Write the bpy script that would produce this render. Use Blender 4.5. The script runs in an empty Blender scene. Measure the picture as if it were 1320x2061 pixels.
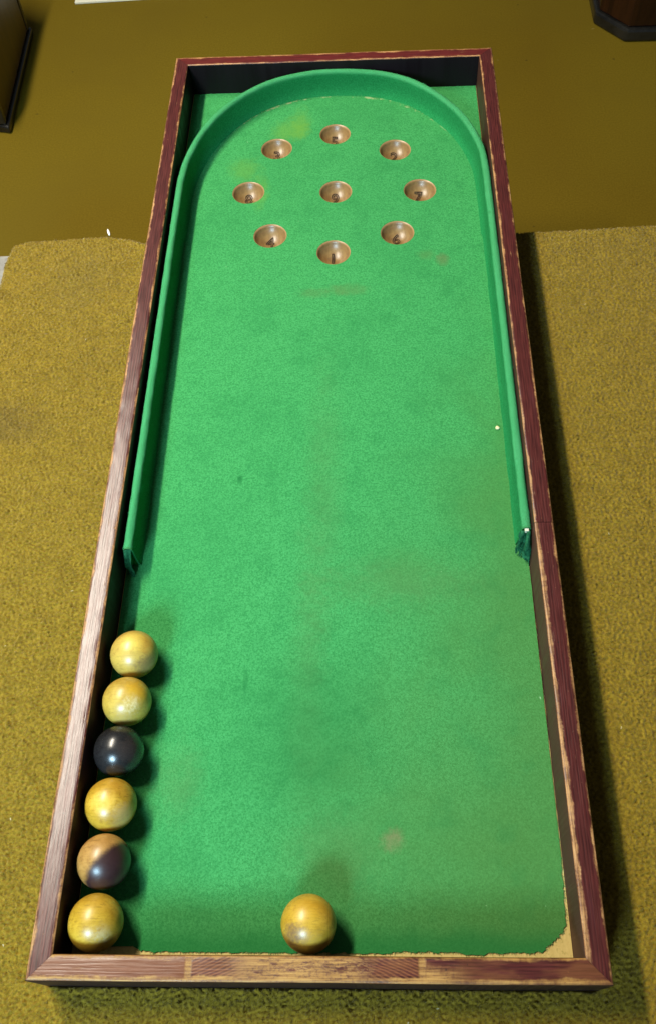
import bpy, bmesh, math, random
import numpy as np
from mathutils import Vector, Matrix, Euler, noise as mnoise
from mathutils.geometry import delaunay_2d_cdt

random.seed(7)
rng = np.random.default_rng(7)
scene = bpy.context.scene
COL = scene.collection

# ------------------------------------------------------------------ dimensions (metres)
W, L, T = 0.45, 1.1774, 0.0191          # board outer width, length, rail width
ZT = 0.064                              # top of the rails above the carpet
ZF = 0.018                              # felt surface above the carpet
CUSH_Z = ZT - 0.0105                    # top of the felt cushion
HW = W / 2
XI = HW - T                             # inner half width
FLOOR_Z = -0.40
CAM_LOC = Vector((0.0489, -0.0470, 0.7902 + ZT))
CAM_ROT = Euler((math.radians(31.32138), math.radians(2.39511), math.radians(0.56356)), 'XYZ')
RB = 0.0224
HR = 0.0211                             # mouth radius of the scoring cups

# ------------------------------------------------------------------ object helpers
def link(o, parent=None):
    COL.objects.link(o)
    if parent is not None:
        o.parent = parent
    return o

def mesh_obj(name, verts, faces, mat, parent=None, smooth=False, loc=None, uvs=None):
    me = bpy.data.meshes.new(name)
    me.from_pydata([tuple(v) for v in verts], [], faces)
    if uvs is not None:
        lay = me.uv_layers.new(name='UVMap')
        for poly in me.polygons:
            for li, vi in zip(poly.loop_indices, poly.vertices):
                lay.data[li].uv = uvs[vi]
    if smooth:
        for p_ in me.polygons:
            p_.use_smooth = True
    me.update()
    if mat:
        me.materials.append(mat)
    o = bpy.data.objects.new(name, me)
    if loc is not None:
        o.location = loc
    return link(o, parent)

def bm_obj(name, bm, mat, parent=None, smooth=False, loc=None):
    me = bpy.data.meshes.new(name)
    bmesh.ops.recalc_face_normals(bm, faces=bm.faces)
    bm.to_mesh(me)
    bm.free()
    if smooth:
        for p_ in me.polygons:
            p_.use_smooth = True
    if mat:
        me.materials.append(mat)
    o = bpy.data.objects.new(name, me)
    if loc is not None:
        o.location = loc
    return link(o, parent)

def tag(o, label=None, cat=None, group=None, kind=None):
    if label: o['label'] = label
    if cat: o['category'] = cat
    if group: o['group'] = group
    if kind: o['kind'] = kind
    return o

def thing(name, label, cat, loc=(0, 0, 0), group=None):
    o = bpy.data.objects.new(name, None)
    o.empty_display_size = 0.05
    o.location = loc
    link(o)
    return tag(o, label, cat, group)

# ------------------------------------------------------------------ shader helpers
def lin(r, g, b):
    f = lambda c: (c / 255 / 12.92) if c / 255 <= 0.04045 else ((c / 255 + 0.055) / 1.055) ** 2.4
    return (f(r), f(g), f(b), 1.0)

class V:
    """wrapper of a float / colour / vector socket"""
    def __init__(s, t, sock): s.t, s.s = t, sock
    def _m(s, op, a, b=None, c=None, clamp=False):
        n = s.t.nt.nodes.new('ShaderNodeMath'); n.operation = op; n.use_clamp = clamp
        for i, x in enumerate((a, b, c)):
            if x is None: continue
            if isinstance(x, V): s.t.nt.links.new(x.s, n.inputs[i])
            else: n.inputs[i].default_value = x
        return V(s.t, n.outputs[0])
    def __add__(s, o): return s._m('ADD', s, o)
    __radd__ = __add__
    def __sub__(s, o): return s._m('SUBTRACT', s, o)
    def __rsub__(s, o): return s._m('SUBTRACT', o, s)
    def __mul__(s, o): return s._m('MULTIPLY', s, o)
    __rmul__ = __mul__
    def __truediv__(s, o): return s._m('DIVIDE', s, o)
    def abs(s): return s._m('ABSOLUTE', s)
    def sin(s): return s._m('SINE', s)
    def sqrt(s): return s._m('SQRT', s)
    def max(s, o): return s._m('MAXIMUM', s, o)
    def min(s, o): return s._m('MINIMUM', s, o)
    def clamp(s): return s._m('ADD', s, 0.0, clamp=True)
    def step(s, a, b):
        """smooth 0..1 as the value goes from a to b (a may exceed b)"""
        n = s.t.nt.nodes.new('ShaderNodeMapRange'); n.interpolation_type = 'SMOOTHSTEP'
        inv = a > b
        n.inputs['From Min'].default_value = min(a, b); n.inputs['From Max'].default_value = max(a, b)
        n.inputs['To Min'].default_value = 1.0 if inv else 0.0
        n.inputs['To Max'].default_value = 0.0 if inv else 1.0
        s.t.nt.links.new(s.s, n.inputs['Value'])
        return V(s.t, n.outputs['Result'])

class Mat:
    def __init__(s, name, rough=0.6, spec=0.5, coat=0.0, coat_rough=0.1, sheen=0.0):
        s.m = bpy.data.materials.new(name); s.m.use_nodes = True
        s.nt = s.m.node_tree
        s.b = next(n for n in s.nt.nodes if n.type == 'BSDF_PRINCIPLED')
        s.b.inputs['Roughness'].default_value = rough
        s.b.inputs['Specular IOR Level'].default_value = spec
        s.b.inputs['Coat Weight'].default_value = coat
        s.b.inputs['Coat Roughness'].default_value = coat_rough
        s.b.inputs['Sheen Weight'].default_value = sheen
        s._tc = s.nt.nodes.new('ShaderNodeTexCoord')
    def obj(s): return V(s, s._tc.outputs['Object'])
    def uv(s): return V(s, s._tc.outputs['UV'])
    def nrm(s):
        n = s.nt.nodes.new('ShaderNodeNewGeometry'); return V(s, n.outputs['Normal'])
    def xyz(s, v):
        n = s.nt.nodes.new('ShaderNodeSeparateXYZ'); s.nt.links.new(v.s, n.inputs[0])
        return [V(s, n.outputs[i]) for i in range(3)]
    def vec(s, x, y, z=0.0):
        n = s.nt.nodes.new('ShaderNodeCombineXYZ')
        for i, q in enumerate((x, y, z)):
            if isinstance(q, V): s.nt.links.new(q.s, n.inputs[i])
            else: n.inputs[i].default_value = q
        return V(s, n.outputs[0])
    def scale(s, v, sc):
        n = s.nt.nodes.new('ShaderNodeVectorMath'); n.operation = 'MULTIPLY'
        s.nt.links.new(v.s, n.inputs[0]); n.inputs[1].default_value = sc
        return V(s, n.outputs[0])
    def dot(s, v, d):
        n = s.nt.nodes.new('ShaderNodeVectorMath'); n.operation = 'DOT_PRODUCT'
        s.nt.links.new(v.s, n.inputs[0]); n.inputs[1].default_value = d
        return V(s, n.outputs['Value'])
    def noise(s, v, scale=10.0, detail=3.0, rough=0.55, dist=0.0):
        n = s.nt.nodes.new('ShaderNodeTexNoise')
        s.nt.links.new(v.s, n.inputs['Vector'])
        n.inputs['Scale'].default_value = scale; n.inputs['Detail'].default_value = detail
        n.inputs['Roughness'].default_value = rough; n.inputs['Distortion'].default_value = dist
        return V(s, n.outputs['Fac'])
    def mix(s, f, a, b):
        n = s.nt.nodes.new('ShaderNodeMix'); n.data_type = 'RGBA'; n.clamp_factor = True
        for i, x in ((0, f), (6, a), (7, b)):
            if isinstance(x, V): s.nt.links.new(x.s, n.inputs[i])
            else: n.inputs[i].default_value = x
        return V(s, n.outputs[2])
    def bump(s, h, strength=0.3, dist=0.001):
        n = s.nt.nodes.new('ShaderNodeBump')
        n.inputs['Strength'].default_value = strength; n.inputs['Distance'].default_value = dist
        s.nt.links.new(h.s, n.inputs['Height']); s.nt.links.new(n.outputs[0], s.b.inputs['Normal'])
    def set(s, key, v):
        if isinstance(v, V): s.nt.links.new(v.s, s.b.inputs[key])
        else: s.b.inputs[key].default_value = v
    def blob(s, X, Y, cx, cy, rx, ry, soft=0.5, wob=None, k=0.5):
        """1 inside an ellipse with a soft, wobbly rim"""
        dx = (X - cx) / rx; dy = (Y - cy) / ry
        d = (dx * dx + dy * dy).sqrt()
        if wob is not None: d = d + (wob - 0.5) * k
        return d.step(1.0 + soft / 2, 1.0 - soft / 2)

# ------------------------------------------------------------------ materials
def felt_material(name, cushion=False):
    m = Mat(name, rough=0.95, spec=0.10, sheen=0.0)
    m.b.inputs['Sheen Roughness'].default_value = 0.6
    P = m.obj(); X, Y, Z = m.xyz(P)
    fine = m.noise(P, 520, 4, 0.85)
    fine2 = m.noise(P, 1500, 1, 0.6)
    mid = m.noise(P, 38, 4, 0.6)
    big = m.noise(P, 7, 3, 0.55, 0.4)
    if cushion:
        c = m.mix(fine.step(0.3, 0.7), (0.007, 0.150, 0.038, 1), (0.022, 0.245, 0.074, 1))
        c = m.mix(mid.step(0.5, 0.75) * 0.3, c, (0.025, 0.22, 0.07, 1))
        c = m.mix(Z.step(CUSH_Z - 0.006, CUSH_Z - 0.001) * (mid * 0.5 + 0.4), c, (0.065, 0.31, 0.125, 1))   # paler along the top
        m.set('Base Color', c)
        m.bump(fine * 0.8 + mid * 0.7, 0.7, 0.001)
        return m.m
    c = m.mix(fine.step(0.32, 0.68), (0.019, 0.172, 0.043, 1), (0.059, 0.318, 0.096, 1))
    c = m.mix(fine2.step(0.55, 0.75) * 0.30, c, (0.080, 0.35, 0.13, 1))
    c = m.mix((big + mid * 0.4).step(0.62, 0.86) * 0.22, c, (0.017, 0.165, 0.046, 1))
    # painted shade: dull yellowish green at the near right, beyond the window light
    near_shade = (X * 2.3 - Y * 0.95 + (big - 0.5) * 0.7 + 0.18).step(-0.25, 0.55)
    c = m.mix(near_shade * 0.68, c, m.mix(fine, (0.040, 0.128, 0.024, 1), (0.092, 0.200, 0.046, 1)))
    c = m.mix(mid.step(0.48, 0.75) * 0.24, c, (0.016, 0.150, 0.040, 1))
    # unworn deep green along the near edge
    edge = (Y + (mid - 0.5) * 0.02).step(0.050, 0.028)
    c = m.mix(edge * 0.75, c, m.mix(fine, (0.007, 0.120, 0.026, 1), (0.020, 0.180, 0.045, 1)))
    wob = m.noise(P, 150, 4, 0.7) * 0.6 + m.noise(P, 40, 3, 0.6) * 0.4
    def stain(c, cx, cy, rx, ry, col, a, soft=1.2, k=2.6):
        return m.mix(m.blob(X, Y, cx, cy, rx, ry, soft, wob, k) * ((fine + mid).step(0.75, 1.2) * 0.6 + 0.5) * a, c, col)
    yel, brn, dk = (0.110, 0.27, 0.035, 1), (0.085, 0.165, 0.05, 1), (0.006, 0.105, 0.024, 1)
    c = stain(c, -0.062, 1.068, 0.022, 0.020, yel, 0.55)
    c = stain(c, -0.045, 1.085, 0.012, 0.030, yel, 0.5)
    c = stain(c, -0.120, 0.990, 0.018, 0.022, yel, 0.4)
    c = stain(c, -0.098, 0.945, 0.010, 0.030, yel, 0.45)
    c = stain(c, 0.1398, 0.8095, 0.007, 0.008, (0.12, 0.12, 0.05, 1), 0.6)
    c = stain(c, 0.1180, 0.8180, 0.010, 0.008, (0.10, 0.18, 0.05, 1), 0.3)
    c = stain(c, 0.020, 0.762, 0.022, 0.008, brn, 0.6)
    c = stain(c, -0.020, 0.757, 0.016, 0.007, brn, 0.35)
    c = stain(c, 0.0618, 0.1135, 0.009, 0.008, (0.19, 0.16, 0.08, 1), 0.6)
    c = stain(c, -0.004, 0.47, 0.016, 0.13, brn, 0.20, 1.9)
    c = stain(c, -0.016, 0.29, 0.014, 0.10, brn, 0.20, 1.9)
    c = stain(c, 0.080, 0.360, 0.060, 0.025, brn, 0.30, 1.6)
    c = stain(c, -0.130, 0.165, 0.020, 0.030, brn, 0.32, 1.5)
    c = stain(c, 0.010, 0.100, 0.030, 0.030, brn, 0.30, 1.6)
    c = stain(c, -0.020, 0.185, 0.060, 0.045, dk, 0.28, 1.8)
    c = stain(c, 0.01, 0.235, 0.035, 0.05, dk, 0.2, 1.8)
    c = stain(c, -0.095, 0.485, 0.0025, 0.005, dk, 0.6, 1.2)
    c = stain(c, -0.075, 0.26, 0.002, 0.010, dk, 0.4, 1.2)
    c = stain(c, -0.040, 0.245, 0.060, 0.022, dk, 0.18, 1.8)
    # frayed pale fluff where the bed meets the arch
    ax = X - 0.003; ay = Y - 0.957
    rr = (ax * ax + ay * ay).sqrt()
    ring = ((rr - 0.1865).abs() + (m.noise(P, 300, 2, 0.6) - 0.5) * 0.006).step(0.0035, 0.001) * Y.step(1.03, 1.08)
    c = m.mix(ring * m.noise(P, 70, 2, 0.6).step(0.50, 0.62) * 0.8, c, (0.30, 0.36, 0.17, 1))
    # tiny dark picks and pale lint
    pk = m.noise(P, 120, 1, 0.5)
    c = m.mix(pk.step(0.80, 0.84) * 0.7, c, dk)
    pk2 = m.noise(m.scale(P, (1.3, 0.8, 1.0)), 170, 1, 0.5)
    c = m.mix(pk2.step(0.815, 0.85) * 0.6, c, (0.30, 0.46, 0.26, 1))
    m.set('Base Color', c)
    m.bump(fine * 0.8 + fine2 * 0.4 + mid * 0.5, 0.42, 0.0008)
    return m.m

def rail_material(name, inner_w, outer_w, front=False, tone=1.0, side_a=(0.010, 0.004, 0.005, 1), side_b=(0.030, 0.013, 0.012, 1)):
    """red-stained softwood: UV.x runs over the rail (0 outside, 1 inside), UV.y along it in metres"""
    m = Mat(name, rough=0.36, spec=0.5)
    P = m.obj(); X, Y, Z = m.xyz(P)
    uvx, uvy, _ = m.xyz(m.uv())
    G = m.vec(uvx * T, uvy * 0.045, 0.37 * len(name))
    grain = m.noise(G, 700, 3, 0.65, 0.15)
    broad = m.noise(m.vec(uvx * 0.3, uvy, 0.0), 9, 3, 0.6)
    stripe = ((uvx * 44 + broad * 14) * 1.0).sin() * 0.5 + 0.5
    spots = m.noise(m.vec(uvx * T, uvy * 0.5, 0.1), 380, 3, 0.7)
    red = m.mix(grain.step(0.30, 0.72), (0.026 * tone, 0.0036, 0.0036, 1), (0.082 * tone, 0.0120, 0.0100, 1))
    red = m.mix(stripe * 0.22, red, (0.15 * tone, 0.036, 0.027, 1))
    red = m.mix(broad.step(0.55, 0.8) * 0.5, red, (0.060, 0.014, 0.022, 1))
    pale = m.mix(grain.step(0.35, 0.7), (0.27, 0.115, 0.032, 1), (0.52, 0.28, 0.105, 1))
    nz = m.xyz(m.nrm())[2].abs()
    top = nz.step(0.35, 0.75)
    wn = m.noise(m.vec(uvx * 0.008, uvy * 0.5, 3.1), 90, 4, 0.75)
    wl = m.noise(m.vec(0.0, uvy, 5.1), 9, 3, 0.6)
    wi = (uvx + (wn - 0.5) * 0.42 + (wl - 0.5) * 0.40).step(1.02 - inner_w - 0.05, 1.02 - inner_w + 0.06)
    wo = (1.0 - uvx + (wn - 0.5) * 0.42 + ((1.0 - wl) - 0.5) * 0.40).step(1.02 - outer_w - 0.05, 1.02 - outer_w + 0.06)
    gate = m.noise(m.vec(0.0, uvy, 8.3), 38, 4, 0.75).step(0.36, 0.56) * 0.6 + 0.4
    wear = wi.max(wo) * gate
    wear = wear.max(spots.step(0.68, 0.74) * 0.7)
    c = red
    scratch = m.noise(m.vec(uvx * T + uvy * 0.03, uvy * 0.05, 4.4), 900, 2, 0.6)
    wear = wear.max(scratch.step(0.70, 0.75) * wl.step(0.45, 0.6) * 0.8)
    if front:
        slope = X.step(-0.01, 0.01) * 2.0 - 1.0
        hatch = ((X * 0.42 * slope + Y * 1.0 + (broad - 0.5) * 0.004 + (grain - 0.5) * 0.0009) * 2500).sin() * 0.5 + 0.5
        mid = X.step(-0.080, -0.040) * X.step(0.055, 0.018)
        left = X.step(-0.0955, -0.1005)
        pink = m.mix(grain, (0.10, 0.026, 0.010, 1), (0.23, 0.080, 0.030, 1))
        warm = m.noise(m.vec(X * 0.5, Y * 2.0, 6.0), 28, 4, 0.65)
        c = m.mix(warm.step(0.42, 0.62) * 0.65, c, m.mix(grain, (0.10, 0.030, 0.011, 1), (0.22, 0.082, 0.028, 1)))
        c = m.mix(left * 0.8, c, pink)
        hz = (X.step(-0.0965, -0.0945) * X.step(-0.045, -0.065)).max(X.step(0.035, 0.05) * X.step(0.080, 0.077))
        c = m.mix(hz * hatch.step(0.30, 0.90) * (grain * 0.5 + 0.15), c, (0.30, 0.11, 0.040, 1))
        pale = m.mix(grain.step(0.35, 0.7), (0.24, 0.105, 0.016, 1), (0.42, 0.225, 0.055, 1))
        blot = m.noise(m.vec(X * 0.35, Y, 0.0), 160, 3, 0.7)
        wear = wear.max(mid * (blot + (0.5 - (uvx - 0.5).abs()) * -0.10).step(0.27, 0.44))
        speck = m.noise(m.vec(X * 0.45, Y, 2.0), 330, 4, 0.75)
        dirt = (speck - 0.12 * (1.0 - (uvx - 0.55).abs() * 3.0)).step(0.46, 0.36) * X.step(-0.06, -0.03)
        wear = wear - dirt * 0.55 * X.step(0.06, 0.03)
        seam = ((X + 0.0985).abs()).step(0.0035, 0.0015).max(((X - 0.0815).abs()).step(0.004, 0.0015))
        wear = wear.max(seam * 0.85)
        wear = wear.max(X.step(0.082, 0.085) * X.step(0.125, 0.090) * (uvx + (wn - 0.5) * 0.9).step(0.75, 0.25))
    crumble = (m.noise(m.vec(uvx * T, uvy, 2.0), 420, 3, 0.75) * 0.55 + grain * 0.45).step(0.36, 0.52)
    c = m.mix((wear * (crumble * 0.65 + 0.32)) * top, c, pale)
    # nicks and ground-in dirt
    nick = m.noise(m.vec(uvx * T, uvy, 9.0), 260, 2, 0.6)
    c = m.mix(nick.step(0.72, 0.77) * 0.8, c, (0.02, 0.008, 0.006, 1))
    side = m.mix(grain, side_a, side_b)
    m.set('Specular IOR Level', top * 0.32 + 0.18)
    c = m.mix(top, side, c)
    m.set('Base Color', c)
    m.set('Roughness', (grain * 0.18 + 0.25 + wear * 0.22))
    m.set('Coat Weight', top * ((0.04 if front else 0.20) - wear * (0.08 if front else 0.2)) * (grain.step(0.2, 0.6) * 0.6 + 0.4))
    m.b.inputs['Coat Roughness'].default_value = 0.24
    m.bump(grain * 1.0 + stripe * 0.25 - wear * 0.5, 0.32, 0.0006)
    return m.m

def wood_base_material():
    m = Mat('bare_pale_wood', rough=0.7, spec=0.3)
    P = m.obj()
    g = m.noise(m.scale(P, (1, 0.15, 1)), 400, 3, 0.6)
    s = m.noise(P, 260, 3, 0.7)
    c = m.mix(g, (0.42, 0.30, 0.085, 1), (0.66, 0.52, 0.20, 1))
    c = m.mix(s.step(0.55, 0.72) * 0.6, c, (0.30, 0.24, 0.06, 1))
    m.set('Base Color', c); m.bump(s, 0.4, 0.0008)
    return m.m

def cup_material():
    m = Mat('turned_brown_wood', rough=0.38, spec=0.5, coat=0.12, coat_rough=0.3)
    P = m.obj(); X, Y, Z = m.xyz(P)
    g = m.noise(m.scale(P, (1, 0.3, 1)), 260, 3, 0.6)
    ring = m.noise(m.vec((X * X + Y * Y).sqrt(), 0, 0), 500, 2, 0.5)
    c = m.mix(g, (0.115, 0.062, 0.020, 1), (0.32, 0.195, 0.070, 1))
    c = m.mix(ring.step(0.5, 0.7) * 0.35, c, (0.20, 0.08, 0.035, 1))
    rad = (X * X + Y * Y).sqrt()
    c = m.mix(rad.step(HR * 0.95, HR * 0.99) * 0.7, c, (0.34, 0.19, 0.085, 1))
    gr = m.noise(P, 90, 3, 0.6)
    c = m.mix(gr.step(0.52, 0.72) * 0.5, c, (0.13, 0.075, 0.05, 1))
    m.set('Base Color', c); m.bump(g + ring * 0.4 + gr, 0.25, 0.0006)
    return m.m

def ball_material(name, base_a, base_b, stains=(), rough=0.38, half=None, cracks=0.0, seed=0.0):
    m = Mat(name, rough=rough, spec=0.5, coat=0.18, coat_rough=0.26)
    P = m.scale(m.obj(), (1 / RB,) * 3)
    Q = m.vec(*[a + seed for a in m.xyz(P)])
    n1 = m.noise(Q, 1.6, 4, 0.6, 0.6)
    n2 = m.noise(Q, 9, 4, 0.7)
    n3 = m.noise(Q, 28, 2, 0.6)
    X, Y, Z = m.xyz(Q)
    ringv = m.noise(m.vec(X * 0.35, Y * 3.2, Z * 1.2), 5, 3, 0.6, 0.3)
    c = m.mix(n1.step(0.3, 0.7), base_a, base_b)
    c = m.mix(ringv.step(0.50, 0.72) * 0.60, c, tuple(x * 0.55 for x in base_a[:3]) + (1,))
    mot = m.noise(Q, 3.6, 5, 0.7, 0.8)
    c = m.mix(mot.step(0.52, 0.70) * 0.55, c, (base_a[0] * 0.55, base_a[1] * 0.45, base_a[2] * 0.5, 1))
    scr = m.noise(m.vec(X * 9 + Y * 3, Y * 0.8 - X * 0.3, Z * 7), 2.2, 2, 0.6)
    c = m.mix(((scr - 0.5).abs()).step(0.012, 0.004) * n2.step(0.45, 0.6) * 0.6, c, (base_a[0] * 0.3, base_a[1] * 0.25, base_a[2] * 0.3, 1))
    c = m.mix(n3.step(0.66, 0.76) * 0.5, c, tuple(x * 0.4 for x in base_a[:3]) + (1,))
    if half is not None:
        d, thr, col = half
        f = (m.dot(P, d) + (n1 - 0.5) * 0.22 + (n2 - 0.5) * 0.12).step(thr - 0.15, thr + 0.15)
        c = m.mix(f * 0.97, c, m.mix(n2, col, tuple(x * 1.8 for x in col[:3]) + (1,)))
    for d, r, col, a in stains:
        f = (m.dot(P, d) + (n2 - 0.5) * 0.35 + (n1 - 0.5) * 0.25).step(math.cos(r) - 0.10, math.cos(r) + 0.16)
        c = m.mix(f * a, c, col)
    m.set('Base Color', c)
    m.set('Roughness', n2 * 0.16 + (rough - 0.07))
    m.bump(n2 * 0.5 + n3 * 0.25, 0.10, 0.0006)
    return m.m

def carpet_material():
    m = Mat('ochre_wool_pile', rough=0.95, spec=0.08, sheen=0.25)
    P = m.obj(); X, Y, Z = m.xyz(P)
    f = m.noise(P, 330, 2, 0.7)
    mid = m.noise(P, 60, 3, 0.6)
    big = m.noise(P, 5.5, 3, 0.55)
    c = m.mix(f.step(0.25, 0.75), (0.136, 0.087, 0.0045, 1), (0.268, 0.178, 0.015, 1))
    c = m.mix(mid.step(0.45, 0.75) * 0.45, c, (0.138, 0.088, 0.005, 1))
    c = m.mix(big.step(0.5, 0.75) * 0.35, c, (0.155, 0.100, 0.007, 1))
    wob = m.noise(P, 25, 3, 0.6)
    c = m.mix(m.blob(X, Y, -0.385, 0.575, 0.05, 0.025, 1.6, wob, 1.4) * 0.35, c, (0.060, 0.040, 0.018, 1))
    c = m.mix(m.blob(X, Y, -0.325, 0.80, 0.04, 0.05, 1.4, wob, 0.8) * 0.25, c, (0.13, 0.095, 0.02, 1))
    m.set('Base Color', c)
    return m.m

def simple(name, a, b, scale=30, rough=0.5, spec=0.5, bump=0.1, stretch=(1, 1, 1), coat=0.0):
    m = Mat(name, rough=rough, spec=spec, coat=coat)
    n = m.noise(m.scale(m.obj(), stretch), scale, 4, 0.6)
    m.set('Base Color', m.mix(n.step(0.3, 0.7), a, b))
    m.bump(n, bump, 0.001)
    return m.m

def floor_material():
    m = Mat('worn_flat_carpet', rough=0.8, spec=0.12)
    P = m.obj(); X, Y, Z = m.xyz(P)
    f = m.noise(P, 260, 3, 0.6)
    b = m.noise(P, 3.2, 4, 0.6, 0.3)
    c = m.mix(f.step(0.3, 0.7), (0.124, 0.084, 0.004, 1), (0.150, 0.103, 0.006, 1))
    c = m.mix(b.step(0.42, 0.72) * 0.5, c, (0.122, 0.083, 0.006, 1))
    pk = m.noise(P, 46, 1, 0.5)
    c = m.mix(pk.step(0.80, 0.83) * 0.6, c, (0.045, 0.03, 0.006, 1))
    pk2 = m.noise(m.scale(P, (0.7, 1.2, 1)), 57, 1, 0.5)
    c = m.mix(pk2.step(0.82, 0.845) * 0.5, c, (0.50, 0.42, 0.20, 1))
    m.set('Base Color', c); m.bump(f, 0.15, 0.001)
    return m.m

# ------------------------------------------------------------------ setting: lower floor, stand, carpet
M_FLOOR = floor_material()
fl = mesh_obj('floor', [(-4, -3, FLOOR_Z), (4, -3, FLOOR_Z), (4, 6, FLOOR_Z), (-4, 6, FLOOR_Z)], [(0, 1, 2, 3)], M_FLOOR)
tag(fl, kind='structure')

M_STAND = simple('weathered_pale_paint', (0.13, 0.11, 0.10, 1), (0.26, 0.245, 0.215, 1), 60, 0.7, 0.3, 0.2)
stand_bm = bmesh.new()
def add_box(bm, x0, x1, y0, y1, z0, z1, bev=0.0):
    r = bmesh.ops.create_cube(bm, size=1.0)
    for v in r['verts']:
        v.co = Vector((x0 + (v.co.x + 0.5) * (x1 - x0), y0 + (v.co.y + 0.5) * (y1 - y0), z0 + (v.co.z + 0.5) * (z1 - z0)))
    if bev > 0:
        es = list({e for v in r['verts'] for e in v.link_edges})
        bmesh.ops.bevel(bm, geom=es, offset=bev, segments=2, affect='EDGES', profile=0.5)
st = thing('display_stand', 'pale weathered low stand under the ochre carpet, showing only past its left corner', 'stand', (0, 0, FLOOR_Z))
add_box(stand_bm, -0.62, 0.80, -0.60, 0.862, 0.36, -FLOOR_Z - 0.007, 0.003)
bm_obj('stand_top', stand_bm, M_STAND, st)
body_bm = bmesh.new()
add_box(body_bm, -0.58, 0.76, -0.56, 0.83, 0.001, 0.359, 0.003)
bm_obj('stand_body', body_bm, M_STAND, st)

# carpet outline (far edge is slightly wavy, left corner rounded)
far_l = [(-0.455, 0.62), (-0.4380, 0.74), (-0.4285, 0.7952), (-0.4290, 0.8396), (-0.4243, 0.8700), (-0.4047, 0.8774), (-0.378, 0.8783), (-0.3314, 0.8814),
         (-0.2981, 0.8830), (-0.2671, 0.8763), (-0.2496, 0.8692), (-0.15, 0.868), (0.0, 0.868), (0.15, 0.869), (0.2471, 0.8712),
         (0.2987, 0.8730), (0.3567, 0.8756), (0.421, 0.8788), (0.60, 0.885)]
outline = [(-0.52, -0.45)] + far_l + [(0.62, -0.45)]
M_CARPET = carpet_material()
M_LINT = simple('white_lint', (0.40, 0.34, 0.20, 1), (0.5, 0.45, 0.3, 1), 50, 0.9, 0.1)

def inside_poly(px, py, poly):
    ins = np.zeros(len(px), bool)
    n = len(poly)
    for i in range(n):
        x1, y1 = poly[i]; x2, y2 = poly[(i + 1) % n]
        if y1 == y2: continue
        c = ((y1 > py) != (y2 > py)) & (px < (x2 - x1) * (py - y1) / (y2 - y1) + x1)
        ins ^= c
    return ins

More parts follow.
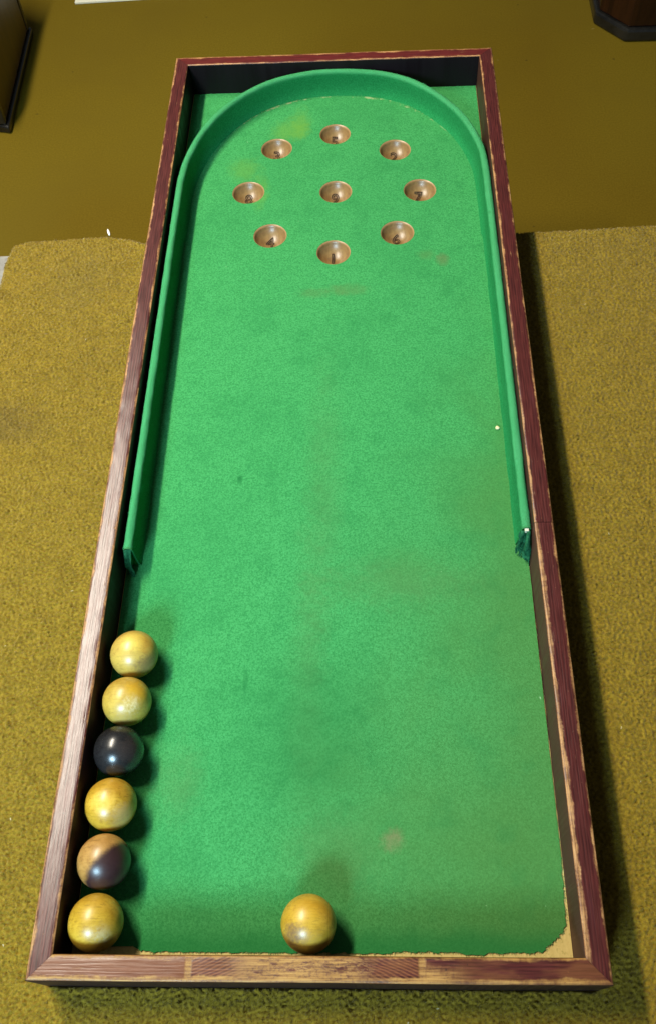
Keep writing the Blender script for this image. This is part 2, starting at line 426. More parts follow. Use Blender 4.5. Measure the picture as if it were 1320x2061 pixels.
def build_carpet():
    # dense pile: a finely displaced surface with loose fibres standing out of it
    g_ = 0.00125
    x0, y0 = -0.52, -0.20
    nx, ny = int(1.16 / g_), int(1.10 / g_)
    def field(lx, ly, bw, seed):
        """band-limited random field with wavelengths about lx, ly"""
        r_ = np.random.default_rng(seed).normal(size=(ny, nx))
        fx = np.fft.fftfreq(nx, g_)[None, :]; fy = np.fft.fftfreq(ny, g_)[:, None]
        q = np.sqrt((fx * lx) ** 2 + (fy * ly) ** 2)
        h_ = np.exp(-((q - 1.0) / bw) ** 2)
        out = np.fft.ifft2(np.fft.fft2(r_) * h_).real
        return out / out.std()
    H = 0.00056 * field(0.0058, 0.0040, 0.40, 1) + 0.00052 * field(0.0034, 0.0030, 0.5, 2) + 0.0002 * field(0.030, 0.022, 0.6, 3)
    X_, Y_ = np.meshgrid(x0 + np.arange(nx) * g_, y0 + np.arange(ny) * g_)
    jx = X_ + rng.normal(0, 0.0002, X_.shape); jy = Y_ + rng.normal(0, 0.0002, X_.shape)
    inside = inside_poly(X_.ravel(), Y_.ravel(), outline).reshape(X_.shape)
    under = (np.abs(X_) < HW - 0.006) & (Y_ > 0.006) & (Y_ < L)
    ok = inside & ~under
    # pile height falls away at the cut edge of the carpet
    dist = np.full(X_.shape, 0.004)
    inner = inside.copy()
    for k_ in range(3):
        sh = inner.copy()
        sh[1:] &= inner[:-1]; sh[:-1] &= inner[1:]; sh[:, 1:] &= inner[:, :-1]; sh[:, :-1] &= inner[:, 1:]
        dist[inner & ~sh] = 0.0012 + 0.0009 * k_
        inner = sh
    Z_ = np.clip(dist + H, 0.0003, None)
    near_board = (np.abs(X_) < HW + 0.001) & (Y_ > -0.001) & (Y_ < L)
    Z_ = np.where(near_board, np.minimum(Z_, 0.0005), Z_)
    idx = -np.ones(X_.shape, np.int64)
    idx[ok] = np.arange(ok.sum())
    gv = np.c_[jx[ok], jy[ok], Z_[ok]]
    quad = ok[:-1, :-1] & ok[1:, :-1] & ok[:-1, 1:] & ok[1:, 1:]
    gf = np.c_[idx[:-1, :-1][quad], idx[:-1, 1:][quad], idx[1:, 1:][quad], idx[1:, :-1][quad]]
    # fibres
    pick = rng.integers(0, len(gv), 420000)
    root = gv[pick].copy(); root[:, :2] += rng.uniform(-0.0006, 0.0006, (len(pick), 2))
    root = root[~((np.abs(root[:, 0]) < HW + 0.0012) & (root[:, 1] > -0.001))]
    N = len(root)
    ln = rng.uniform(0.0009, 0.0022, N); ang = rng.uniform(0, 2 * np.pi, N); tilt = rng.uniform(0.5, 1.35, N)
    tip = root + np.c_[np.cos(ang) * np.sin(tilt) * ln, np.sin(ang) * np.sin(tilt) * ln, np.cos(tilt) * ln + 0.0002]
    a2 = rng.uniform(0, np.pi, N); w = rng.uniform(0.00016, 0.00030, N)
    wv = np.c_[np.cos(a2) * w, np.sin(a2) * w, np.zeros(N)]
    root[:, 2] -= 0.0004
    v = np.stack([root - wv, root + wv, tip + wv * 0.5, tip - wv * 0.5], 1).reshape(-1, 3)
    nb0 = len(gv) + len(v)
    ol = np.array(outline)
    extra = np.concatenate([np.c_[ol, np.full(len(ol), 0.0)], np.c_[ol, np.full(len(ol), -0.006)]])
    n = len(ol)
    sides = [(nb0 + i, nb0 + (i + 1) % n, nb0 + n + (i + 1) % n, nb0 + n + i) for i in range(n)]
    polys_extra = [tuple(nb0 + i for i in range(n))] + sides
    verts = np.concatenate([gv, v])
    faces = np.concatenate([gf.ravel(), len(gv) + np.arange(N * 4)]).astype(np.int32)
    NQ = len(gf) + N
    # lint flecks lying on the pile
    flecks = []
    vl = []
    base = nb0 + 2 * n
    lint_at = [(0.071, -0.024), (0.095, -0.014), (0.283, 0.052), (0.285, 0.166), (0.275, 0.215), (0.328, 0.300), (-0.282, 0.133), (-0.262, 0.36), (-0.32, 0.30), (0.36, 0.52),
               (-0.268, 0.03), (0.31, 0.74), (-0.30, 0.70), (0.293, 0.42)]
    for (x, y) in lint_at:
        a = random.uniform(0, 3.1); l = random.uniform(0.0006, 0.0014); w_ = random.uniform(0.0003, 0.0005)
        dx, dy = math.cos(a) * l, math.sin(a) * l; ex, ey = -math.sin(a) * w_, math.cos(a) * w_
        i = base + len(vl)
        vl += [(x - dx - ex, y - dy - ey, 0.0062), (x + dx - ex, y + dy - ey, 0.0068), (x + dx + ex, y + dy + ey, 0.0066), (x - dx + ex, y - dy + ey, 0.0064)]
        flecks.append((i, i + 1, i + 2, i + 3))
    allv = np.concatenate([verts, extra, np.array(vl)]).astype(np.float32)
    loops = list(polys_extra) + flecks
    loop_idx = np.concatenate([faces, np.array([q for p_ in loops for q in p_], np.int32)])
    starts = np.concatenate([np.arange(0, NQ * 4, 4), NQ * 4 + np.cumsum([0] + [len(p_) for p_ in loops[:-1]])]).astype(np.int32)
    tot = np.concatenate([np.full(NQ, 4), [len(p_) for p_ in loops]]).astype(np.int32)
    mi = np.concatenate([np.zeros(NQ + len(polys_extra), np.int32), np.ones(len(flecks), np.int32)]).astype(np.int32)
    sm = np.zeros(len(starts), bool); sm[:len(gf)] = True
    me = bpy.data.meshes.new('carpet')
    me.vertices.add(len(allv)); me.vertices.foreach_set('co', allv.ravel())
    me.loops.add(len(loop_idx)); me.loops.foreach_set('vertex_index', loop_idx)
    me.polygons.add(len(starts)); me.polygons.foreach_set('loop_start', starts); me.polygons.foreach_set('loop_total', tot)
    me.materials.append(M_CARPET); me.materials.append(M_LINT)
    me.polygons.foreach_set('material_index', mi)
    me.polygons.foreach_set('use_smooth', sm)
    me.update(calc_edges=True); me.validate()
    o = bpy.data.objects.new('carpet', me)
    link(o)
    tag(o, kind='structure')
build_carpet()

# ------------------------------------------------------------------ the bagatelle board
board = thing('bagatelle_board', 'long red-brown wooden bagatelle board lined with green felt, lying on the ochre carpet', 'game board')
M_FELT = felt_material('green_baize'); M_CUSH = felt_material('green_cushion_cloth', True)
M_BASE = wood_base_material(); M_CUP = cup_material()
HR = 0.0211
M_NUM = simple('dark_stamped_ink', (0.020, 0.010, 0.006, 1), (0.060, 0.030, 0.014, 1), 300, 0.6, 0.3)

HOLES = {'3': (-0.0784, 1.0305), '8': (-0.1126, 0.9425), '4': (-0.0795, 0.8592), '5': (0.0024, 1.0583), '2': (0.0852, 1.0214),
         '9': (0.0044, 0.9397), '7': (0.1160, 0.9387), '6': (0.0843, 0.8594), '1': (0.0027, 0.8268)}
HR = 0.0211

def plate(name, outer, holes, z0, z1, mat, parent):
    """flat slab with round holes"""
    pts = [Vector(p_) for p_ in outer]; loops = [list(range(len(outer)))]
    for (cx, cy, r, n) in holes:
        s = len(pts)
        pts += [Vector((cx + r * math.cos(2 * math.pi * i / n), cy + r * math.sin(2 * math.pi * i / n))) for i in range(n)]
        loops.append(list(range(s, s + n)))
    edges = [(l[i], l[(i + 1) % len(l)]) for l in loops for i in range(len(l))]
    v2, e2, f2, _, _, _ = delaunay_2d_cdt(pts, edges, [], 0, 1e-7)
    def in_hole(c): return any((c.x - h[0]) ** 2 + (c.y - h[1]) ** 2 < (h[2] * 0.995) ** 2 for h in holes)
    ox = np.array([p_[0] for p_ in outer]); poly = [tuple(p_) for p_ in outer]
    bm = bmesh.new()
    bv = [bm.verts.new((p_.x, p_.y, z1)) for p_ in v2]
    for f in f2:
        c = Vector((0, 0))
        for i in f: c += v2[i]
        c /= len(f)
        if in_hole(c): continue
        if not inside_poly(np.array([c.x]), np.array([c.y]), poly)[0]: continue
        try: bm.faces.new([bv[i] for i in f])
        except ValueError: pass
    for v_ in [q for q in bm.verts if not q.link_faces]: bm.verts.remove(v_)
    bmesh.ops.recalc_face_normals(bm, faces=bm.faces)
    if bm.faces and sum(f.normal.z for f in bm.faces) < 0:
        for f in bm.faces: f.normal_flip()
    bedges = [e for e in bm.edges if e.is_boundary]
    r = bmesh.ops.extrude_edge_only(bm, edges=bedges)
    for v_ in [g for g in r['geom'] if isinstance(g, bmesh.types.BMVert)]: v_.co.z = z0
    return bm_obj(name, bm, mat, parent)

e = 0.0003
holes = [(x, y, HR + 0.0004, 48) for x, y in HOLES.values()]
plate('base', [(-XI + e, T + e), (XI - e, T + e), (XI - e, L - T - e), (-XI + e, L - T - e)], holes, 0.0006, ZF - 0.0012, M_BASE, board)

# felt with a torn near edge and a missing near right corner
def ragged(x0, y0, x1, y1, n, amp, seed):
    out = []
    for i in range(n):
        t = i / n
        w_ = amp * (mnoise.noise(Vector((t * n * 0.17, seed, 0))) * 1.0 + mnoise.noise(Vector((t * n * 0.45, seed, 4))) * 0.8)
        x, y = x0 + (x1 - x0) * t, y0 + (y1 - y0) * t
        dx, dy = x1 - x0, y1 - y0; d = math.hypot(dx, dy)
        out.append((x - dy / d * w_, y + dx / d * w_))
    return out
FX = XI - 0.0012
felt_o = ragged(-0.1475, 0.0250, 0.06, 0.0247, 150, 0.0014, 1.0)
felt_o += ragged(0.06, 0.0262, 0.116, 0.0258, 50, 0.0016, 2.0)
felt_o += [(0.119, 0.0240)] + ragged(0.122, 0.0242, 0.135, 0.0238, 8, 0.001, 3.0)
felt_o += ragged(0.137, 0.0256, 0.182, 0.0262, 36, 0.0014, 4.0)
felt_o += ragged(0.184, 0.0285, 0.2015, 0.044, 26, 0.0018, 5.0)
felt_o += ragged(0.2022, 0.046, 0.2046, 0.10, 44, 0.0009, 6.0)
felt_o += ragged(0.2046, 0.10, FX + 0.0004, 0.45, 100, 0.0003, 7.0)
felt_o += [(FX, 0.46), (FX, L - T - 0.0008), (-FX, L - T - 0.0008), (-FX, 0.06), (-FX + 0.001, 0.034), (-0.197, 0.029), (-0.175, 0.0285), (-0.155, 0.0290), (-0.1495, 0.0265)]
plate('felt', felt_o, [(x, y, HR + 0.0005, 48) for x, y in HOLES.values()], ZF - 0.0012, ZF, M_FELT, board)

felt = bpy.data.objects['felt']
M_FRAY = simple('frayed_felt_threads', (0.05, 0.20, 0.06, 1), (0.30, 0.34, 0.13, 1), 900, 0.95, 0.1, 0.2)
FRAY = [p_ for p_ in felt_o if p_[1] < 0.13 and p_[0] > -0.15]

# cups
CD = 0.0150
RS = (HR * HR + CD * CD) / (2 * CD)
def bowl_z(r): return -CD + RS - math.sqrt(max(RS * RS - r * r, 0))
def cup_mesh():
    n, m_ = 40, 15
    vs = [(0, 0, -CD)]; fs = []
    for i in range(1, m_ + 1):
        r = HR * min(i, m_ - 1) / (m_ - 1) + (0.0006 if i == m_ else 0.0)
        z = bowl_z(min(r, HR)) - 0.0003
        if i == m_: z = -0.0003
        for j in range(n):
            a = 2 * math.pi * j / n
            vs.append((r * math.cos(a), r * math.sin(a), z))
    for j in range(n): fs.append((0, 1 + j, 1 + (j + 1) % n))
    for i in range(m_ - 1):
        for j in range(n):
            a = 1 + i * n + j; b = 1 + i * n + (j + 1) % n
            fs.append((a, a + n, b + n, b))
    me = bpy.data.meshes.new('cup'); me.from_pydata(vs, [], fs)
    for p_ in me.polygons: p_.use_smooth = True
    me.materials.append(M_CUP)
    return me
CUP = cup_mesh()

def numeral_mesh(ch):
    cu = bpy.data.curves.new('numeral', 'FONT')
    cu.body = ch; cu.size = 0.0215; cu.align_x = 'CENTER'; cu.align_y = 'CENTER'
    cu.fill_mode = 'NONE'; cu.bevel_depth = 0.00056; cu.bevel_resolution = 1; cu.resolution_u = 6
    tmp = bpy.data.objects.new('numeral', cu); COL.objects.link(tmp)
    dg = bpy.context.evaluated_depsgraph_get()
    me = bpy.data.meshes.new_from_object(tmp.evaluated_get(dg))
    bpy.data.objects.remove(tmp); bpy.data.curves.remove(cu)
    xs = [v.co.x for v in me.vertices]; ys = [v.co.y for v in me.vertices]
    mx, my = (min(xs) + max(xs)) / 2, (min(ys) + max(ys)) / 2
    for v in me.vertices:
        x = (v.co.x - mx) - 0.0012; y = (v.co.y - my) + 0.0022
        z = v.co.z * 0.5
        v.co = (x, y, bowl_z(math.hypot(x, y)) + 0.00015 + z)
    me.materials.clear(); me.materials.append(M_NUM)
    me.name = 'numeral'
    return me
for ch, (x, y) in HOLES.items():
    c_ = bpy.data.objects.new('cup', CUP); c_.location = (x, y, ZF); link(c_, board)
    n_ = bpy.data.objects.new('numeral', numeral_mesh(ch)); link(n_, c_)

# rails
def rail(name, p0, p1, inward, mat, mitre0=True, mitre1=True, seed=0, inner_wear=0.0):
    """p0->p1 runs along the OUTER edge; inward = unit vector to the inside; mitred ends shorten inwards"""
    p0, p1, inward = Vector(p0), Vector(p1), Vector(inward)
    d = (p1 - p0); ln = d.length; d.normalize()
    r = 0.0020
    prof = []
    def corner(cx, cz, a0, a1, rr):
        for k in range(5):
            a = a0 + (a1 - a0) * k / 4
            prof.append((cx + rr * math.cos(a), cz + rr * math.sin(a)))
    prof.append((0.0, 0.0)); prof.append((0.0, ZT * 0.5))
    corner(r, ZT - r, math.pi, math.pi / 2, r)
    for k in range(1, 6): prof.append((r + (T - 2 * r) * k / 6, ZT))
    corner(T - r, ZT - r, math.pi / 2, 0, r)
    prof.append((T, ZT * 0.5)); prof.append((T, 0.0))
    n = max(8, int(ln / 0.006))
    vs, uvs, fs = [], [], []
    m_ = len(prof)
    for i in range(n + 1):
        t = i / n
        for (u, z) in prof:
            a0 = u if mitre0 else 0.0
            a1 = ln - (u if mitre1 else 0.0)
            s = a0 + (a1 - a0) * t
            edge = max(0.0, (z - ZT + r) / r) * (1.0 if (u < r * 1.01 or u > T - r * 1.01) else 0.25)
            jn = mnoise.noise(Vector((s * 60, u * 120, seed))) * 0.0005 + mnoise.noise(Vector((s * 220, u * 100, seed + 5))) * 0.00025
            wv = mnoise.noise(Vector((s * 5, 0.0, seed + 11))) * 0.0006
            pos = p0 + d * s + inward * (u + (wv if 0 < i < n else 0.0))
            vs.append((pos.x, pos.y, z + jn * edge - (abs(jn) * 0.8 * edge)))
            uvs.append((u / T, s))
    for i in range(n):
        for j in range(m_ - 1):
            a = i * m_ + j
            fs.append((a, a + 1, a + m_ + 1, a + m_))
    fs.append(tuple(range(m_))[::-1]); fs.append(tuple(n * m_ + j for j in range(m_)))
    o = mesh_obj(name, vs, fs, mat, board, True, None, uvs)
    bm = bmesh.new(); bm.from_mesh(o.data); bmesh.ops.recalc_face_normals(bm, faces=bm.faces)
    for f in bm.faces:
        if len(f.verts) > 4:
            f.smooth = False
            for ed in f.edges: ed.smooth = False
    bm.to_mesh(o.data); bm.free()
    return o
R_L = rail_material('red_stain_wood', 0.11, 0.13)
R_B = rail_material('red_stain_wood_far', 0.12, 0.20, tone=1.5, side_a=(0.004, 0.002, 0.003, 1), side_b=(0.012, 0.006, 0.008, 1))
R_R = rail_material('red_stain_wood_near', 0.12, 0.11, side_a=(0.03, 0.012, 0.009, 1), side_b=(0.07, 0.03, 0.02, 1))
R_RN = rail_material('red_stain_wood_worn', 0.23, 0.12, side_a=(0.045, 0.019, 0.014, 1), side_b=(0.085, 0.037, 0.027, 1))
R_F = rail_material('patched_wood', 0.13, 0.22, front=True)
g = 0.0002
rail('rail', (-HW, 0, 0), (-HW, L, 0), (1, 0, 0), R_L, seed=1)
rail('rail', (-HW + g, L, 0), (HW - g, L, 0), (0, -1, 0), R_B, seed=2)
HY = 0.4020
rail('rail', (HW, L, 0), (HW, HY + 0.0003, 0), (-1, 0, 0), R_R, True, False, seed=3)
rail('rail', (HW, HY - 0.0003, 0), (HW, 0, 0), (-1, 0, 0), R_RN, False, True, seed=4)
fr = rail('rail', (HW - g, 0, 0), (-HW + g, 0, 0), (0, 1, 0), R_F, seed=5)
fr['label'] = 'patched near rail worn to pale wood in the middle'

# cushion: felt-covered strip bent into an arch
outer = [(-0.2016, 0.383), (-0.2018, 0.50), (-0.2020, 0.65), (-0.2022, 0.80), (-0.2020, 0.88), (-0.2012, 0.9324), (-0.1958, 0.9774), (-0.1803, 1.03), (-0.1558, 1.0752), (-0.1224, 1.1133), (-0.0840, 1.1395),
         (-0.0335, 1.1550), (0.012, 1.1575), (0.055, 1.1525), (0.0861, 1.1430), (0.1164, 1.1260), (0.149, 1.0945), (0.1785, 1.0511), (0.1959, 1.0045), (0.2036, 0.9601), (0.2050, 0.88), (0.2051, 0.72), (0.2052, 0.56), (0.2050, 0.402)]
def catmull(pts, sub):
    P_ = [Vector((*p_, 0)) for p_ in pts]; out = []
    for i in range(len(P_) - 1):
        a = P_[max(i - 1, 0)]; b = P_[i]; c = P_[i + 1]; d = P_[min(i + 2, len(P_) - 1)]
        l = (c - b).length; k = max(2, int(l / sub))
        for j in range(k):
            t = j / k
            out.append(0.5 * ((2 * b) + (c - a) * t + (2 * a - 5 * b + 4 * c - d) * t * t + (-a + 3 * b - 3 * c + d) * t ** 3))
    out.append(P_[-1]); return out
path = catmull(outer, 0.006)
CT = 0.0092
CR = 0.0042
hc = CUSH_Z - ZF
def cush_profile(fl):
    pr_ = [(0, 0.0), (0, hc * 0.3), (0, hc * 0.6), (0, hc - CR)]
    for k in range(1, 5):
        a = math.pi - math.pi / 2 * k / 4; pr_.append((CR + CR * math.cos(a), hc - CR + CR * math.sin(a)))
    for k in range(0, 5):
        a = math.pi / 2 - math.pi / 2 * k / 4; pr_.append((CT - CR + CR * math.cos(a), hc - CR + CR * math.sin(a)))
    pr_ += [(CT, hc * 0.7), (CT + 0.0002, hc * 0.45), (CT + 0.0006 + fl * 0.2, hc * 0.25), (CT + 0.0015 + fl * 0.5, hc * 0.1), (CT + 0.003 + fl, -0.0002)]
    return pr_
vs, fs = [], []
for i, p_ in enumerate(path):
    a = path[max(i - 1, 0)]; b = path[min(i + 1, len(path) - 1)]
    tg = (b - a).normalized(); nrm_ = Vector((tg.y, -tg.x, 0))     # points to the inside
    fl_ = 0.0022 if p_.y > 0.85 else 0.0
    prof = cush_profile(fl_)
    for (u, z) in prof:
        w_ = mnoise.noise(Vector((i * 0.16, u * 200, z * 60))) * 0.0006 + mnoise.noise(Vector((i * 0.55, u * 300, z * 120))) * 0.0005
        q = p_ + nrm_ * (u + w_)
        lo = -0.0002 if z <= 0 else 0
        vs.append((q.x, q.y, ZF + z + (w_ * 0.8 if z > hc - 0.002 else 0)))
m_ = len(prof)
for i in range(len(path) - 1):
    for j in range(m_ - 1):
        a = i * m_ + j
        fs.append((a, a + 1, a + m_ + 1, a + m_))
fs.append(tuple(range(m_))); fs.append(tuple((len(path) - 1) * m_ + j for j in range(m_))[::-1])
cushion = mesh_obj('cushion', vs, fs, M_CUSH, board, True)

def fibre_mesh(name, roots, dirs, lengths, width, mat, parent):
    vs, fs = [], []
    for p_, d_, l_ in zip(roots, dirs, lengths):
        p_ = Vector(p_); d_ = Vector(d_).normalized()
        sd = d_.cross(Vector((random.uniform(-1, 1), random.uniform(-1, 1), random.uniform(-1, 1)))).normalized() * width
        bend = Vector((random.uniform(-1, 1), random.uniform(-1, 1), random.uniform(-0.5, 0.5))) * l_ * 0.35
        i = len(vs)
        mid_ = p_ + d_ * l_ * 0.5 + bend * 0.5
        vs += [p_ - sd, p_ + sd, mid_ + sd * 0.8, mid_ - sd * 0.8, p_ + d_ * l_ + bend]
        fs += [(i, i + 1, i + 2, i + 3), (i + 3, i + 2, i + 4)]
    return mesh_obj(name, vs, fs, mat, parent)
# loose nap standing off the cushion cloth
ro, di, le = [], [], []
for _ in range(16000):
    i = random.randrange(len(path) - 1); p_ = path[i].lerp(path[i + 1], random.random())
    tg = (path[i + 1] - path[i]).normalized(); nn = Vector((tg.y, -tg.x, 0))
    if random.random() < 0.65:
        u = random.uniform(0.0, CT); ro.append(p_ + nn * u + Vector((0, 0, CUSH_Z - 0.0006 - (0.0015 if u < 0.0015 or u > CT - 0.0015 else 0)))); base_d = Vector((0, 0, 1)) + nn * ((u / CT - 0.5) * 1.6)
    else:
        z = random.uniform(0.003, hc - 0.004); ro.append(p_ + nn * (CT + 0.0001) + Vector((0, 0, ZF + z))); base_d = nn
    di.append(base_d + Vector((random.uniform(-.8, .8), random.uniform(-.8, .8), random.uniform(-.3, .5)))); le.append(random.uniform(0.0005, 0.0014))
ro2, di2, le2 = [], [], []
for _ in range(900):
    q = random.choice(FRAY)
    out = Vector((0, -1, 0)) if q[1] < 0.028 else (Vector((0.7, -0.7, 0)) if q[0] < 0.2 else Vector((1, 0, 0)))
    ro2.append((q[0] + random.uniform(-0.001, 0.001), q[1] + random.uniform(-0.0004, 0.0008), ZF - random.uniform(0.0, 0.0009)))
    di2.append(out + Vector((random.uniform(-.9, .9), random.uniform(-.9, .9), random.uniform(-.1, .4)))); le2.append(random.uniform(0.0006, 0.0022))
for _ in range(420):                                               # fluff where the bed meets the arch
    a = random.uniform(0.25, math.pi - 0.6) + random.gauss(0, 0.05)
    r_ = 0.187 + random.gauss(0, 0.0010)
    ro2.append((0.003 + r_ * math.cos(a), 0.957 + r_ * math.sin(a), ZF + 0.0002))
    di2.append((random.uniform(-1, 1), random.uniform(-1, 1), random.uniform(0.2, 0.9))); le2.append(random.uniform(0.0006, 0.0020))
fibre_mesh('frayed_threads', ro2, di2, le2, 0.00022, M_FRAY, felt)
fz = fibre_mesh('nap', ro, di, le, 0.00012, M_CUSH, cushion)

def rag(name, pts_top, pts_bot, parent, mat, seed, amp=0.003):
    """crumpled scrap of cloth between two edges, with thickness"""
    nu, nv = 12, 14
    vs, fs = [], []
    for j in range(nv + 1):
        t = j / nv
        for i in range(nu + 1):
            s = i / nu
            a = Vector(pts_top[0]).lerp(Vector(pts_top[1]), s); b = Vector(pts_bot[0]).lerp(Vector(pts_bot[1]), s)
            p_ = a.lerp(b, t)
            env = math.sin(math.pi * min(1, t * 1.1 + 0.05)) if t < 0.95 else 0.4
            fold = math.sin(s * 9 + t * 3 + seed) * amp * env
            nz_ = mnoise.noise(Vector((s * 4, t * 4, seed))) * amp * 1.2 * env
            rg = mnoise.noise(Vector((s * 6, seed, 2))) * 0.004 * t
            vs.append((p_.x + fold * 0.6 + nz_ * 0.4, p_.y + fold + nz_ - env * 0.003, max(p_.z + rg, ZF + 0.0008)))
    for j in range(nv):
        for i in range(nu):
            a = j * (nu + 1) + i
            fs.append((a, a + 1, a + nu + 2, a + nu + 1))
    o = mesh_obj(name, vs, fs, mat, parent, True)
    sm = o.modifiers.new('thick', 'SOLIDIFY'); sm.thickness = 0.0009; sm.offset = 0
    return o
M_RAG = simple('frayed_green_cloth', (0.005, 0.055, 0.022, 1), (0.022, 0.14, 0.06, 1), 300, 0.95, 0.1, 0.4)
rag('torn_cloth', [(-0.2020, 0.3850, CUSH_Z - 0.001), (-0.1935, 0.3850, CUSH_Z - 0.001)], [(-0.2025, 0.3735, ZF + 0.002), (-0.1945, 0.3700, ZF + 0.001)], cushion, M_RAG, 1.0, 0.0022)
rag('torn_cloth', [(0.1955, 0.4020, CUSH_Z - 0.004), (0.2040, 0.4000, CUSH_Z - 0.002)], [(0.1935, 0.3960, ZF + 0.010), (0.2045, 0.3780, ZF + 0.001)], cushion, M_RAG, 3.2, 0.0042)
rag('torn_cloth', [(0.1940, 0.4030, CUSH_Z - 0.010), (0.1990, 0.4010, CUSH_Z - 0.004)], [(0.1915, 0.3930, ZF + 0.006), (0.1975, 0.3900, ZF + 0.003)], cushion, M_RAG, 6.1, 0.0032)
wb = bmesh.new(); add_box(wb, 0.1985, 0.2025, 0.3990, 0.4030, CUSH_Z - 0.006, CUSH_Z - 0.0015, 0.0006)
bm_obj('exposed_core', wb, simple('splintered_white_wood', (0.55, 0.48, 0.33, 1), (0.75, 0.70, 0.55, 1), 400, 0.8, 0.2), cushion)

# ------------------------------------------------------------------ balls
RM = CAM_ROT.to_matrix()
def img_dir(center, dx, dy):
    c = Vector(center); tw = (CAM_LOC - c).normalized()
    right = RM @ Vector((1, 0, 0)); right = (right - tw * right.dot(tw)).normalized()
    up = tw.cross(right)
    z = math.sqrt(max(0.0, 1 - dx * dx - dy * dy))
    return tuple((right * dx + up * dy + tw * z).normalized())
YA, YB = (0.38, 0.24, 0.025, 1), (0.50, 0.345, 0.065, 1)
GA, GB = (0.40, 0.225, 0.014, 1), (0.54, 0.33, 0.034, 1)
mauve, brown = (0.13, 0.075, 0.045, 1), (0.15, 0.075, 0.02, 1)
palec = (0.72, 0.58, 0.25, 1)
zc = ZF + RB
def bpos(x, y): return (x, y, zc)
BALLS = [
    (bpos(-0.1791, 0.2765), 'pale yellow wooden ball with a grey-brown smudge, at the far end of the left row', YB, (0.44, 0.29, 0.055, 1),
        [((.60, -.45), .55, mauve, .65), ((.50, .45), .40, (0.55, 0.28, 0.02, 1), .6), ((-.1, .6), .5, (0.80, 0.62, 0.10, 1), .5)]),
    (bpos(-0.1801, 0.2304), 'yellow wooden ball with a pale scuffed chip on its side, next above the black ball', YB, YA,
        [((.40, .42), .45, (0.62, 0.36, 0.02, 1), .8), ((.16, -.10), .30, (0.30, 0.18, 0.05, 1), .75), ((.18, -.12), .20, (0.85, 0.72, 0.36, 1), .9), ((-.1, -.7), .4, (0.5, 0.36, 0.14, 1), .5)]),
    (bpos(-0.1816, 0.1844), 'plain black ball in the row along the left rail', (0.010, 0.010, 0.011, 1), (0.018, 0.017, 0.017, 1),
        [((.45, .0), .5, (0.030, 0.022, 0.019, 1), .8)]),
    (bpos(-0.1824, 0.1380), 'golden yellow wooden ball between the black ball and the half dark ball', GA, GB,
        [((.50, -.45), .55, (0.40, 0.26, 0.10, 1), .7), ((.25, .62), .30, (0.40, 0.20, 0.015, 1), .7), ((-.3, .1), .4, (0.78, 0.52, 0.10, 1), .5)]),
    (bpos(-0.1818, 0.0911), 'half tan, half dark purple-brown wooden ball in the left row', (0.33, 0.17, 0.040, 1), (0.45, 0.25, 0.070, 1), []),
    (bpos(-0.1819, 0.0440), 'mustard yellow ball with a brown scuff, in the near left corner of the board', (0.40, 0.235, 0.015, 1), (0.54, 0.34, 0.036, 1),
        [((.32, -.38), .42, (0.26, 0.15, 0.04, 1), .7), ((.25, -.45), .16, (0.6, 0.5, 0.25, 1), .8), ((.6, .1), .4, (0.42, 0.24, 0.01, 1), .6)]),
    (bpos(-0.0079, 0.0442), 'golden yellow ball with a mauve-brown patch, alone by the middle of the near rail', GB, GA,
        [((-.50, -.48), .50, mauve, .8), ((.68, .15), .25, (0.32, 0.18, 0.01, 1), .6), ((.2, .5), .4, (0.56, 0.32, 0.015, 1), .5), ((.2, -.6), .35, (0.42, 0.28, 0.06, 1), .5)]),
]
def sphere_mesh():
    bm = bmesh.new()
    bmesh.ops.create_uvsphere(bm, u_segments=48, v_segments=32, radius=RB)
    me = bpy.data.meshes.new('ball'); bm.to_mesh(me); bm.free()
    for p_ in me.polygons: p_.use_smooth = True
    return me
for i, (pos, label, ca, cb, stains) in enumerate(BALLS):
    half = None
    if 'half tan' in label:
        d = img_dir(pos, .66, -.62)
        half = (d, 0.17, (0.017, 0.006, 0.009, 1))
    mt = ball_material('black_ball_lacquer' if 'black ball in' in label else 'boxwood', ca, cb,
                       [(img_dir(pos, *s[0]), s[1], s[2], s[3]) for s in stains], 0.38 if 'plain black' not in label else 0.26, half, seed=3.7 * i)
    me = sphere_mesh(); me.materials.append(mt)
    o = bpy.data.objects.new('ball', me); o.location = pos
    link(o)
    tag(o, label, 'ball', 'bagatelle balls on the green felt')

# ------------------------------------------------------------------ small bits lying about
def chip(name, pos, r, mat, label, cat, sx=1.0, sy=1.0, rot=0.0, sz=0.6):
    bm = bmesh.new(); bmesh.ops.create_icosphere(bm, subdivisions=2, radius=r)
    for v in bm.verts:
        k = 1 + 0.3 * mnoise.noise(v.co * 400 + Vector((pos[0] * 50, 0, 0)))
        v.co = Vector((v.co.x * k * sx, v.co.y * k * sy, v.co.z * k * sz))
    o = bm_obj(name, bm, mat, None, True, pos); o.rotation_euler.z = rot
    return tag(o, label, cat)
chip('crumb', (0.1869, 0.5482, ZF + 0.0014), 0.0023, simple('cream_crumb', (0.62, 0.52, 0.26, 1), (0.8, 0.72, 0.45, 1), 300, 0.8, 0.3), 'small cream crumb on the felt beside the right cushion', 'crumb')
chip('plastic_scrap', (-0.2975, 0.8865, 0.006), 0.0022, simple('white_plastic', (0.75, 0.74, 0.66, 1), (0.85, 0.85, 0.8, 1), 100, 0.4, 0.5), 'tiny white scrap on the far edge of the carpet, left of the board', 'scrap', 0.7, 3.0, 0.35)

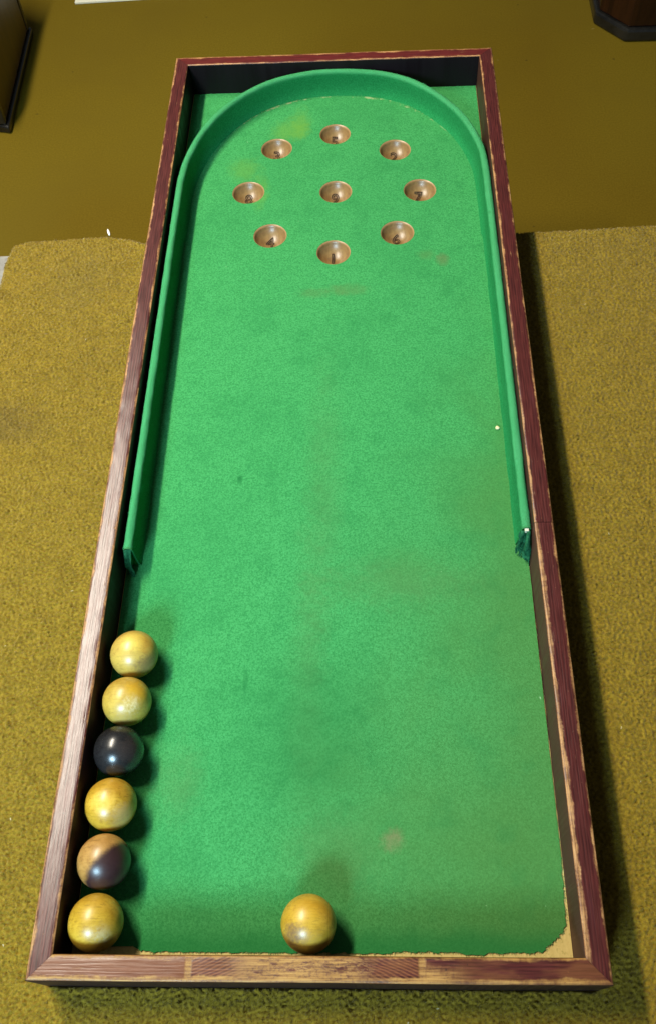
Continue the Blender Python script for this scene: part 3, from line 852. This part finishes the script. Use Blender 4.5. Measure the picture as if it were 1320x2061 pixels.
# ------------------------------------------------------------------ furniture standing on the lower floor behind
def canted_prism(bm, poly, z0, z1, bev=0.003):
    n = len(poly)
    b = [bm.verts.new((x, y, z0)) for x, y in poly]; t = [bm.verts.new((x, y, z1)) for x, y in poly]
    for i in range(n):
        j = (i + 1) % n
        bm.faces.new((b[i], b[j], t[j], t[i]))
    bm.faces.new(t); bm.faces.new(b[::-1])
    bmesh.ops.bevel(bm, geom=list(bm.edges), offset=bev, segments=2, affect='EDGES', profile=0.5)
def grow(poly, d):
    cx = sum(p_[0] for p_ in poly) / len(poly); cy = sum(p_[1] for p_ in poly) / len(poly)
    out = []
    n = len(poly)
    for i in range(n):
        p0, p1, p2 = Vector(poly[i - 1]), Vector(poly[i]), Vector(poly[(i + 1) % n])
        n1 = Vector(((p1 - p0).y, -(p1 - p0).x)).normalized(); n2 = Vector(((p2 - p1).y, -(p2 - p1).x)).normalized()
        k = (n1 + n2); k = k / max(0.2, (1 + n1.dot(n2)))
        out.append(tuple(p1 + k * d))
    return out
M_DARK = simple('dark_mahogany', (0.010, 0.0030, 0.0018, 1), (0.026, 0.008, 0.003, 1), 14, 0.25, 0.4, 0.03, (4, 4, 0.5))
M_MOULD = simple('black_moulding', (0.006, 0.006, 0.006, 1), (0.016, 0.015, 0.013, 1), 30, 0.22, 0.6, 0.03)
M_OAK = simple('dark_brown_veneer', (0.050, 0.028, 0.002, 1), (0.085, 0.045, 0.004, 1), 12, 0.35, 0.4, 0.03, (4, 4, 0.6))
M_CREAM = simple('pale_window_reflection', (0.42, 0.37, 0.32, 1), (0.55, 0.50, 0.44, 1), 20, 0.4, 0.4, 0.03)  # window reflection on the cabinet front, put in as pale colour

# right: canted plinth, footprint counter-clockwise, in local coordinates
rp0 = (0.90, 2.10)
foot = [(0.573, 1.974), (0.627, 1.906), (1.15, 1.900), (1.21, 1.97), (1.21, 2.26), (1.15, 2.34), (0.64, 2.34), (0.578, 2.26)]
foot = [(x - rp0[0], y - rp0[1]) for x, y in foot]
pl = thing('plinth', 'dark mahogany plinth with canted corners and black base moulding, at the top right', 'plinth', (rp0[0], rp0[1], FLOOR_Z))
b = bmesh.new(); canted_prism(b, foot, 0.0305, 0.30); bm_obj('body', b, M_DARK, pl)
b = bmesh.new(); canted_prism(b, grow(foot, 0.010), 0.0005, 0.030, 0.006); bm_obj('base_moulding', b, M_MOULD, pl)
# left: brown cabinet
lp0 = (-0.95, 1.83)
foot = [(-1.20, 1.655), (-0.765, 1.664), (-0.726, 1.652), (-0.742, 2.000), (-0.79, 2.03), (-1.20, 2.03)]
foot = [(x - lp0[0], y - lp0[1]) for x, y in foot]
cb = thing('cabinet', 'brown wooden cabinet with black edges standing at the top left', 'cabinet', (lp0[0], lp0[1], FLOOR_Z))
b = bmesh.new(); canted_prism(b, foot, 0.0185, 0.24); bm_obj('body', b, M_OAK, cb)
b = bmesh.new(); canted_prism(b, grow(foot, 0.008), 0.0005, 0.018, 0.004); bm_obj('base_moulding', b, M_MOULD, cb)
b = bmesh.new(); add_box(b, -1.18 - lp0[0], -0.742 - lp0[0], 1.645 - lp0[1], 1.6555 - lp0[1], 0.022, 0.23, 0.001); bm_obj('reflection_panel', b, M_CREAM, cb)  # panel added to carry the painted window reflection
for (x, y) in ((-0.733, 1.6535), (-0.748, 1.994)):
    b = bmesh.new(); add_box(b, x - 0.007 - lp0[0], x + 0.009 - lp0[0], y - 0.006 - lp0[1], y + 0.008 - lp0[1], 0.0190, 0.242, 0.003)
    bm_obj('corner_bead', b, M_MOULD, cb)
# white card lying at the back
b = bmesh.new()
canted_prism(b, [(-0.655, 2.122), (-0.30, 2.140), (-0.27, 2.50), (-0.66, 2.50)], FLOOR_Z + 0.0005, FLOOR_Z + 0.006, 0.001)
tag(bm_obj('white_sheet', b, simple('cream_card', (0.68, 0.66, 0.52, 1), (0.78, 0.77, 0.64, 1), 10, 0.7, 0.2, 0.05)), 'flat cream-white sheet lying on the floor at the very top edge', 'sheet')

# ------------------------------------------------------------------ light
def area(name, loc, target, sx, sy, energy, col, spread=math.pi):
    li = bpy.data.lights.new(name, 'AREA'); li.shape = 'RECTANGLE'; li.size = sx; li.size_y = sy
    li.energy = energy; li.color = col; li.spread = spread
    o = bpy.data.objects.new(name, li); o.location = loc
    d = Vector(target) - Vector(loc)
    z = -d.normalized(); y = Vector((0, 1, 0)); y = (y - z * y.dot(z)).normalized(); x = y.cross(z)   # long side stays along the board
    o.rotation_euler = Matrix((x, y, z)).transposed().to_euler()
    return link(o)
area('ceiling_light', (-0.95, 1.05, 1.87), (0.05, 0.85, 0.0), 0.13, 1.3, 82, (1.0, 0.92, 0.76))
area('window_light', (-0.66, -1.30, 1.30), (-0.20, 0.45, 0.0), 0.60, 0.55, 6.5, (0.50, 0.80, 1.0), math.radians(48))

w = bpy.data.worlds.new('World'); scene.world = w; w.use_nodes = True
bg = w.node_tree.nodes['Background']
bg.inputs['Color'].default_value = (0.85, 0.92, 1.0, 1); bg.inputs['Strength'].default_value = 0.09

# ------------------------------------------------------------------ camera
cam = bpy.data.cameras.new('Camera')
cam.sensor_fit = 'AUTO'; cam.sensor_width = 36.0
cam.lens = 1849.44 / 2061 * 36.0
cam.shift_x = (660 - 675.17) / 2061
cam.shift_y = (1000.41 - 1030.5) / 2061
cam.clip_start = 0.02; cam.clip_end = 50
co = bpy.data.objects.new('Camera', cam); co.location = CAM_LOC; co.rotation_euler = CAM_ROT
link(co)
scene.camera = co

vs_ = scene.view_settings
scene.display_settings.display_device = 'sRGB'
vs_.view_transform = 'Standard'; vs_.look = 'None'; vs_.exposure = 0.0; vs_.gamma = 1.0
vs_.use_curve_mapping = False
